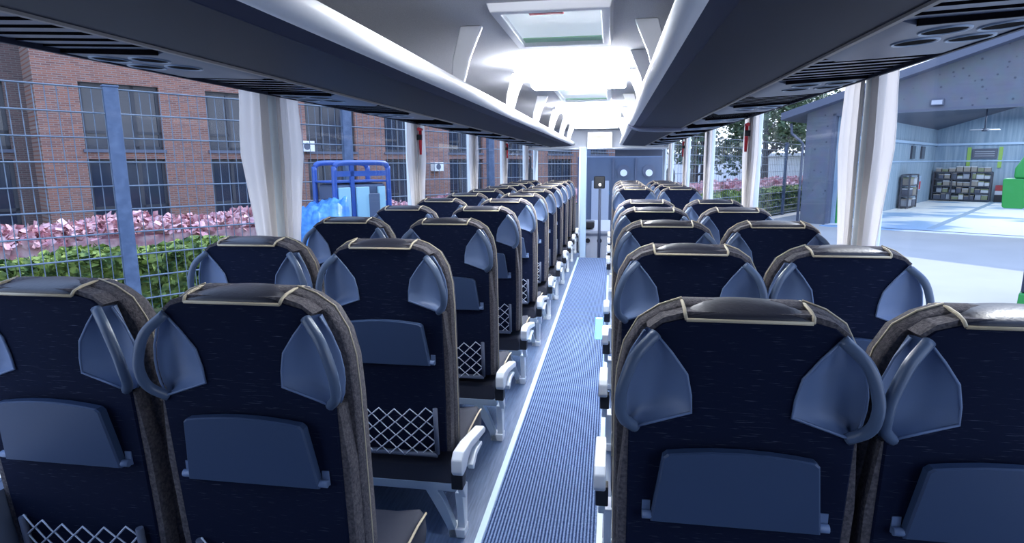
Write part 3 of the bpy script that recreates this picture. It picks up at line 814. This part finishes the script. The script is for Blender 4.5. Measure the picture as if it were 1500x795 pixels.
colw = ['grey', 'dark', 'tan', 'pale', 'olive']
for lev in range(5):
    z = GZ + .12 + (-.78-GZ-.12)*lev/4 + .03
    v = 4.83; pos = 0
    while v < 7.7:
        wv = rnd.uniform(.22, .40); h = rnd.uniform(.20, .40); c_ = rnd.randrange(5)
        if v + wv > 7.8: break
        o_ = (GB-.45, v+wv/2, z); pos += 1
        r = root_out('storage_box', '%s box on the back garage shelf, %s level up, %s from the right' % (colw[c_], ['bottom','second','third','fourth','top'][lev], words_ord[min(pos,12)-1] if pos > 1 else 'first'), 'box', o_, 'boxes on the garage shelf')
        M_ = Matrix.Identity(4)
        MB().box((-.24, -wv/2, 0), (.22, wv/2, h*.8)).build('carton', BOXM[c_], r, bevel=.01)
        MB().box((-.26, -wv/2-.01, h*.8), (.23, wv/2+.01, h)).build('lid', BOXM[(c_+1) % 5], r, bevel=.01)
        v += wv + rnd.uniform(.02, .07); nb += 1
for lev in range(3):
    z = GZ + .12 + (-.80-GZ-.12)*lev/3 + .03
    for q, du in enumerate((40.35, 41.35)):
        c_ = (lev+q) % 5
        r = root_out('storage_box', '%s box on the narrow garage side shelf, %s level, %s half' % (colw[c_], ['bottom','middle','top'][lev], ['near','far'][q]), 'box', (du+.4, 7.62, z), 'boxes on the side shelf')
        MB().box((-.38, -.2, 0), (.38, .18, .34)).build('carton', BOXM[c_], r, bevel=.01)
        MB().box((-.39, -.21, .34), (.39, .19, .42)).build('lid', BOXM[(c_+2) % 5], r, bevel=.01)
# sign board with lime brackets, poster, red-black cabinet, hanging fan
r = root_out('notice_board', 'grey notice board between lime strips on the garage back wall', 'notice board', (GB, 5.32, .40))
MB().box((-.10,-.66,-.32),(-.01,.66,.32)).build('board', GREYD, r, bevel=.02)
for s in (1, -1): MB().box((-.06, s*.82-.10, -.9), (-.005, s*.82+.10, .42)).build('strip', LIMEM, r)
for k in range(3): MB().box((-.115,-.52,-.16+.14*k),(-.10,.52,-.12+.14*k)).build('line', GREY, r)
r = root_out('wall_poster', 'small red and blue poster on the garage side wall', 'poster', (45.8, 7.98, -1.4))
MB().box((-.5,-.02,-.45),(.5,.0,.45)).build('sheet', PALEB, r)
MB().box((.0,-.03,-.40),(.4,-.02,.1)).build('red_block', RED, r)
MB().box((-.42,-.03,-.1),(-.1,-.02,.35)).build('blue_block', BLUEP, r)
r = root_out('tool_cabinet', 'red and black tool cabinet beside the garage shelf', 'cabinet', (GB-.4, 4.2, GZ))
MB().box((-.3,-.30,0),(.3,.30,.5)).build('base', BLACK, r, bevel=.02)
MB().box((-.3,-.30,.5),(.3,.30,.75)).build('middle', GREY, r, bevel=.02)
MB().box((-.3,-.30,.75),(.3,.30,1.1)).build('top', mat('dark_red', (.30,.03,.04), .5), r, bevel=.02)
r = root_out('hanging_fan', 'grey fan hanging under the garage roof', 'fan', (46, 5.0, 1.75))
MB().tube([(0,0,0),(0,0,1.2)], .04, 8).build('rod', GREYD, r)
for k in range(4):
    MB().box((.1,-.09,-.02),(.75,.09,.02)).build('blade', GREY, r, M=Matrix.Rotation(PI/2*k+.4, 4, 'Z') @ Matrix.Rotation(.25, 4, 'X'))
MB().disc((0,0,-.09),.14,.16,14).build('motor', GREYD, r)
# green vehicle lift at the right edge
o_ = (14.3, .4, GZ)
r = root_out('vehicle_lift', 'green column lift with a hanging arm at the right edge of the yard', 'vehicle lift', o_)
part_out(MB().prism([(.76, GZ), (.75, GZ+.32), (-.3, GZ+.32), (-.3, GZ)], 0, 14.15, 14.9), 'base', GREENM, r, o_, bevel=.03)
part_out(MB().prism([(.73, GZ+.32), (.72, -1.6), (.60, -.9), (.35, 1.2), (-.2, 1.2), (-.2, GZ+.32)], 0, 14.2, 14.8), 'column', mat('lift_column', (.02,.03,.06), .4), r, o_, bevel=.04)
part_out(MB().prism([(.98,-.335),(1.175,-.335),(1.195,-.36),(1.165,-.84),(1.13,-.87),(.86,-.87),(.83,-.82),(.86,-.34)], 0, 14.25, 14.75), 'arm_foot', GREENM, r, o_, bevel=.04)
part_out(MB().prism([(1.05,-.335),(1.05,-.15),(.93,.10),(.55,.38),(.2,.5),(.2,.22),(.55,.05),(.78,-.12),(.86,-.335)], 0, 14.3, 14.7), 'arm', GREENM, r, o_, bevel=.04)

# ------------------------------------------------------------------ trees, far things
def tree(label, u, v, h, r, n, seed):
    rnd_ = random.getstate(); random.seed(seed)
    o_ = (u, v, GZ); t = root_out('tree', label, 'tree', o_, 'trees beyond the fence')
    tk = MB(); tk.tube([(0,0,0),(.1,.05,h*.3),(.0,.1,h*.6),(.1,0,h*.85)], [.32,.24,.16,.06], 8)
    tips = []
    for k in range(9):
        a = 2*PI*k/9+random.random(); z0 = h*random.uniform(.18,.55); L = r*random.uniform(.6,.95); p1 = (math.cos(a)*L, math.sin(a)*L, z0+h*random.uniform(.1,.35))
        tk.tube([(0,.05,z0),(p1[0]*.5,p1[1]*.5,z0+(p1[2]-z0)*.6),p1], [.10,.07,.03], 6); tips.append(p1)
    tk.build('trunk', BARK, t)
    w = MB(); blobs = [(x,y,z,r*random.uniform(.35,.55)) for x,y,z in tips] + [(random.gauss(0,r*.35),random.gauss(0,r*.35),h*random.uniform(.6,.95),r*random.uniform(.4,.6)) for _ in range(7)]
    def f():
        x,y,z,q = random.choice(blobs); d = Vector((random.gauss(0,1),random.gauss(0,1),random.gauss(0,1))).normalized()*q*random.uniform(.5,1)
        return (x+d.x, y+d.y, z+d.z*.75)
    leaves(w, n, f, .17)
    w.build('crown', TREEL, t); random.setstate(rnd_)
    return t
tree('leafy tree just left of the garage corner', 48, 18.5, 9, 3.2, 4200, 1)
tree('tree with thick trunk behind the second right curtain', 37.5, 19, 9, 3.0, 4200, 2)
tree('tree between the far end of the hedge and the truck', 44, 28, 11, 4.0, 3500, 3)
tree('tall tree seen between the two far right curtains', 53, 26, 11, 3.8, 3500, 4)
tree('far tree behind the leafy one by the garage', 63, 20, 10, 4.0, 3500, 5)
# parked blue car beyond the hedge
o_ = (58, 18.3, GZ)
r = root_out('car', 'blue car parked beyond the flower bed left of the garage', 'car', o_)
body = [(-2.1,.35),(-2.05,.75),(-1.2,.90),(1.5,.92),(2.1,.75),(2.15,.35)]
cabn = [(-1.3,.88),(-.7,1.42),(.9,1.45),(1.6,.9)]
MB().rings([[(x,y,z) for x,z in body] for y in (-.85,.85)], smooth=False).build('body', mat('car_blue', (.05,.10,.35), .25), r, bevel=.05)
MB().rings([[(x,y,z) for x,z in cabn] for y in (-.72,.72)], smooth=False).build('cabin', DARKGLASS, r, bevel=.05)
for x in (-1.3, 1.35):
    for y in (-.86, .70): MB().disc((x,y,.33),.33,.16,18,axis=1).build('wheel', BLACK, r)
# white low building far off
o = obj_out(MB().box((70, 22, GZ), (74, 40, 0.6)).box((69.5, 21.5, .6), (74.5, 40.5, .9)), 'office_building', mat('far_white', (.7,.72,.76), .8), (72, 31, GZ)); tag(o, 'low white building far behind the trees on the right', 'building')
# blue box truck ahead of the windscreen
o_ = (0, 0, 0)
r = thing('box_truck', 'blue box truck parked ahead of the windscreen', 'truck', (.20, 14.7, GZ+ZC))
MB().box((-1.0,0,.8),(1.05,3.0,2.85)).build('box_body', BLUEP, r, bevel=.04)
MB().box((-.66,-.03,.45),(-.25,0,2.28)).build('rear_door', GREY, r, bevel=.01)
for x in (.08, .66):
    q = MB().disc((x,-.06,2.50),.15,.06,18,axis=1).build('rear_vent', GREYD, r)
    MB().disc((x,-.08,2.46),.08,.02,14,axis=1).build('cover', WHITE, q)
for x in (-.16, .36): MB().box((x-.02,-.04,.85),(x+.02,0,2.80)).build('lock_bar', GREYD, r)
MB().box((-.9,.1,.40),(.9,2.9,.8)).build('chassis', BLACK, r)
for x in (-.9, .65):
    for y in (.6, 2.4): MB().disc((x,y,.42),.42,.25,18,axis=0).build('wheel', BLACK, r)

# ------------------------------------------------------------------ light
wd = bpy.data.worlds.new('world'); scene.world = wd; wd.use_nodes = True
nt = wd.node_tree; bg = nt.nodes['Background']
tc = nt.nodes.new('ShaderNodeTexCoord'); sp = nt.nodes.new('ShaderNodeSeparateXYZ'); rp = nt.nodes.new('ShaderNodeValToRGB')
nt.links.new(tc.outputs['Generated'], sp.inputs[0]); nt.links.new(sp.outputs['Z'], rp.inputs['Fac']); nt.links.new(rp.outputs['Color'], bg.inputs['Color'])
rp.color_ramp.elements[0].position = 0; rp.color_ramp.elements[0].color = (.93, .955, 1.0, 1)
rp.color_ramp.elements[1].position = .6; rp.color_ramp.elements[1].color = (.46, .62, 1.0, 1)
bg.inputs['Strength'].default_value = 2.0
s = bpy.data.lights.new('sun', 'SUN'); s.energy = 2.6; s.angle = .01; s.color = (1, .95, .90)
so = bpy.data.objects.new('sun', s); COL.objects.link(so)
az, el = math.radians(42), math.radians(42.5)
d = Vector((math.sin(az)*math.cos(el), math.cos(az)*math.cos(el), math.sin(el)))
so.rotation_euler = d.to_track_quat('Z', 'Y').to_euler(); so.location = d*50
def area(name, loc, sx, sy, e, col=(1,1,1), rot=(0,0,0)):
    l = bpy.data.lights.new(name, 'AREA'); l.shape = 'RECTANGLE'; l.size = sx; l.size_y = sy; l.energy = e; l.color = col
    o = bpy.data.objects.new(name, l); COL.objects.link(o); o.location = loc; o.rotation_euler = rot
    return o
for k, u in enumerate((33, 39, 46)):
    area('garage_fill', OW(u, 3, 2.6), 3, 6, 230, (.85, .93, 1))  # added fill lights without fittings, brighten the inside of the garage

# ------------------------------------------------------------------ camera
R = ((.98729734, .02100669, -.15748864), (.15873389, -.17341134, .97197328), (-.00689238, -.98462542, -.17454303))
cam = bpy.data.cameras.new('camera'); co = bpy.data.objects.new('camera', cam); COL.objects.link(co)
M = Matrix.Identity(4)
for i in range(3):
    M[i][0] = R[i][0]; M[i][1] = -R[i][1]; M[i][2] = -R[i][2]
M[2][3] = ZC
co.matrix_world = M
cam.sensor_width = 36; cam.lens = 894/1500*36; cam.clip_start = .02; cam.clip_end = 400
scene.camera = co
scene.view_settings.view_transform = 'Standard'; scene.view_settings.look = 'None'
scene.view_settings.gamma = 1; scene.view_settings.exposure = .45; scene.view_settings.use_curve_mapping = False
scene.cycles.use_denoising = True
scene.cycles.max_bounces = 8; scene.cycles.transparent_max_bounces = 16
scene.cycles.sample_clamp_indirect = 6
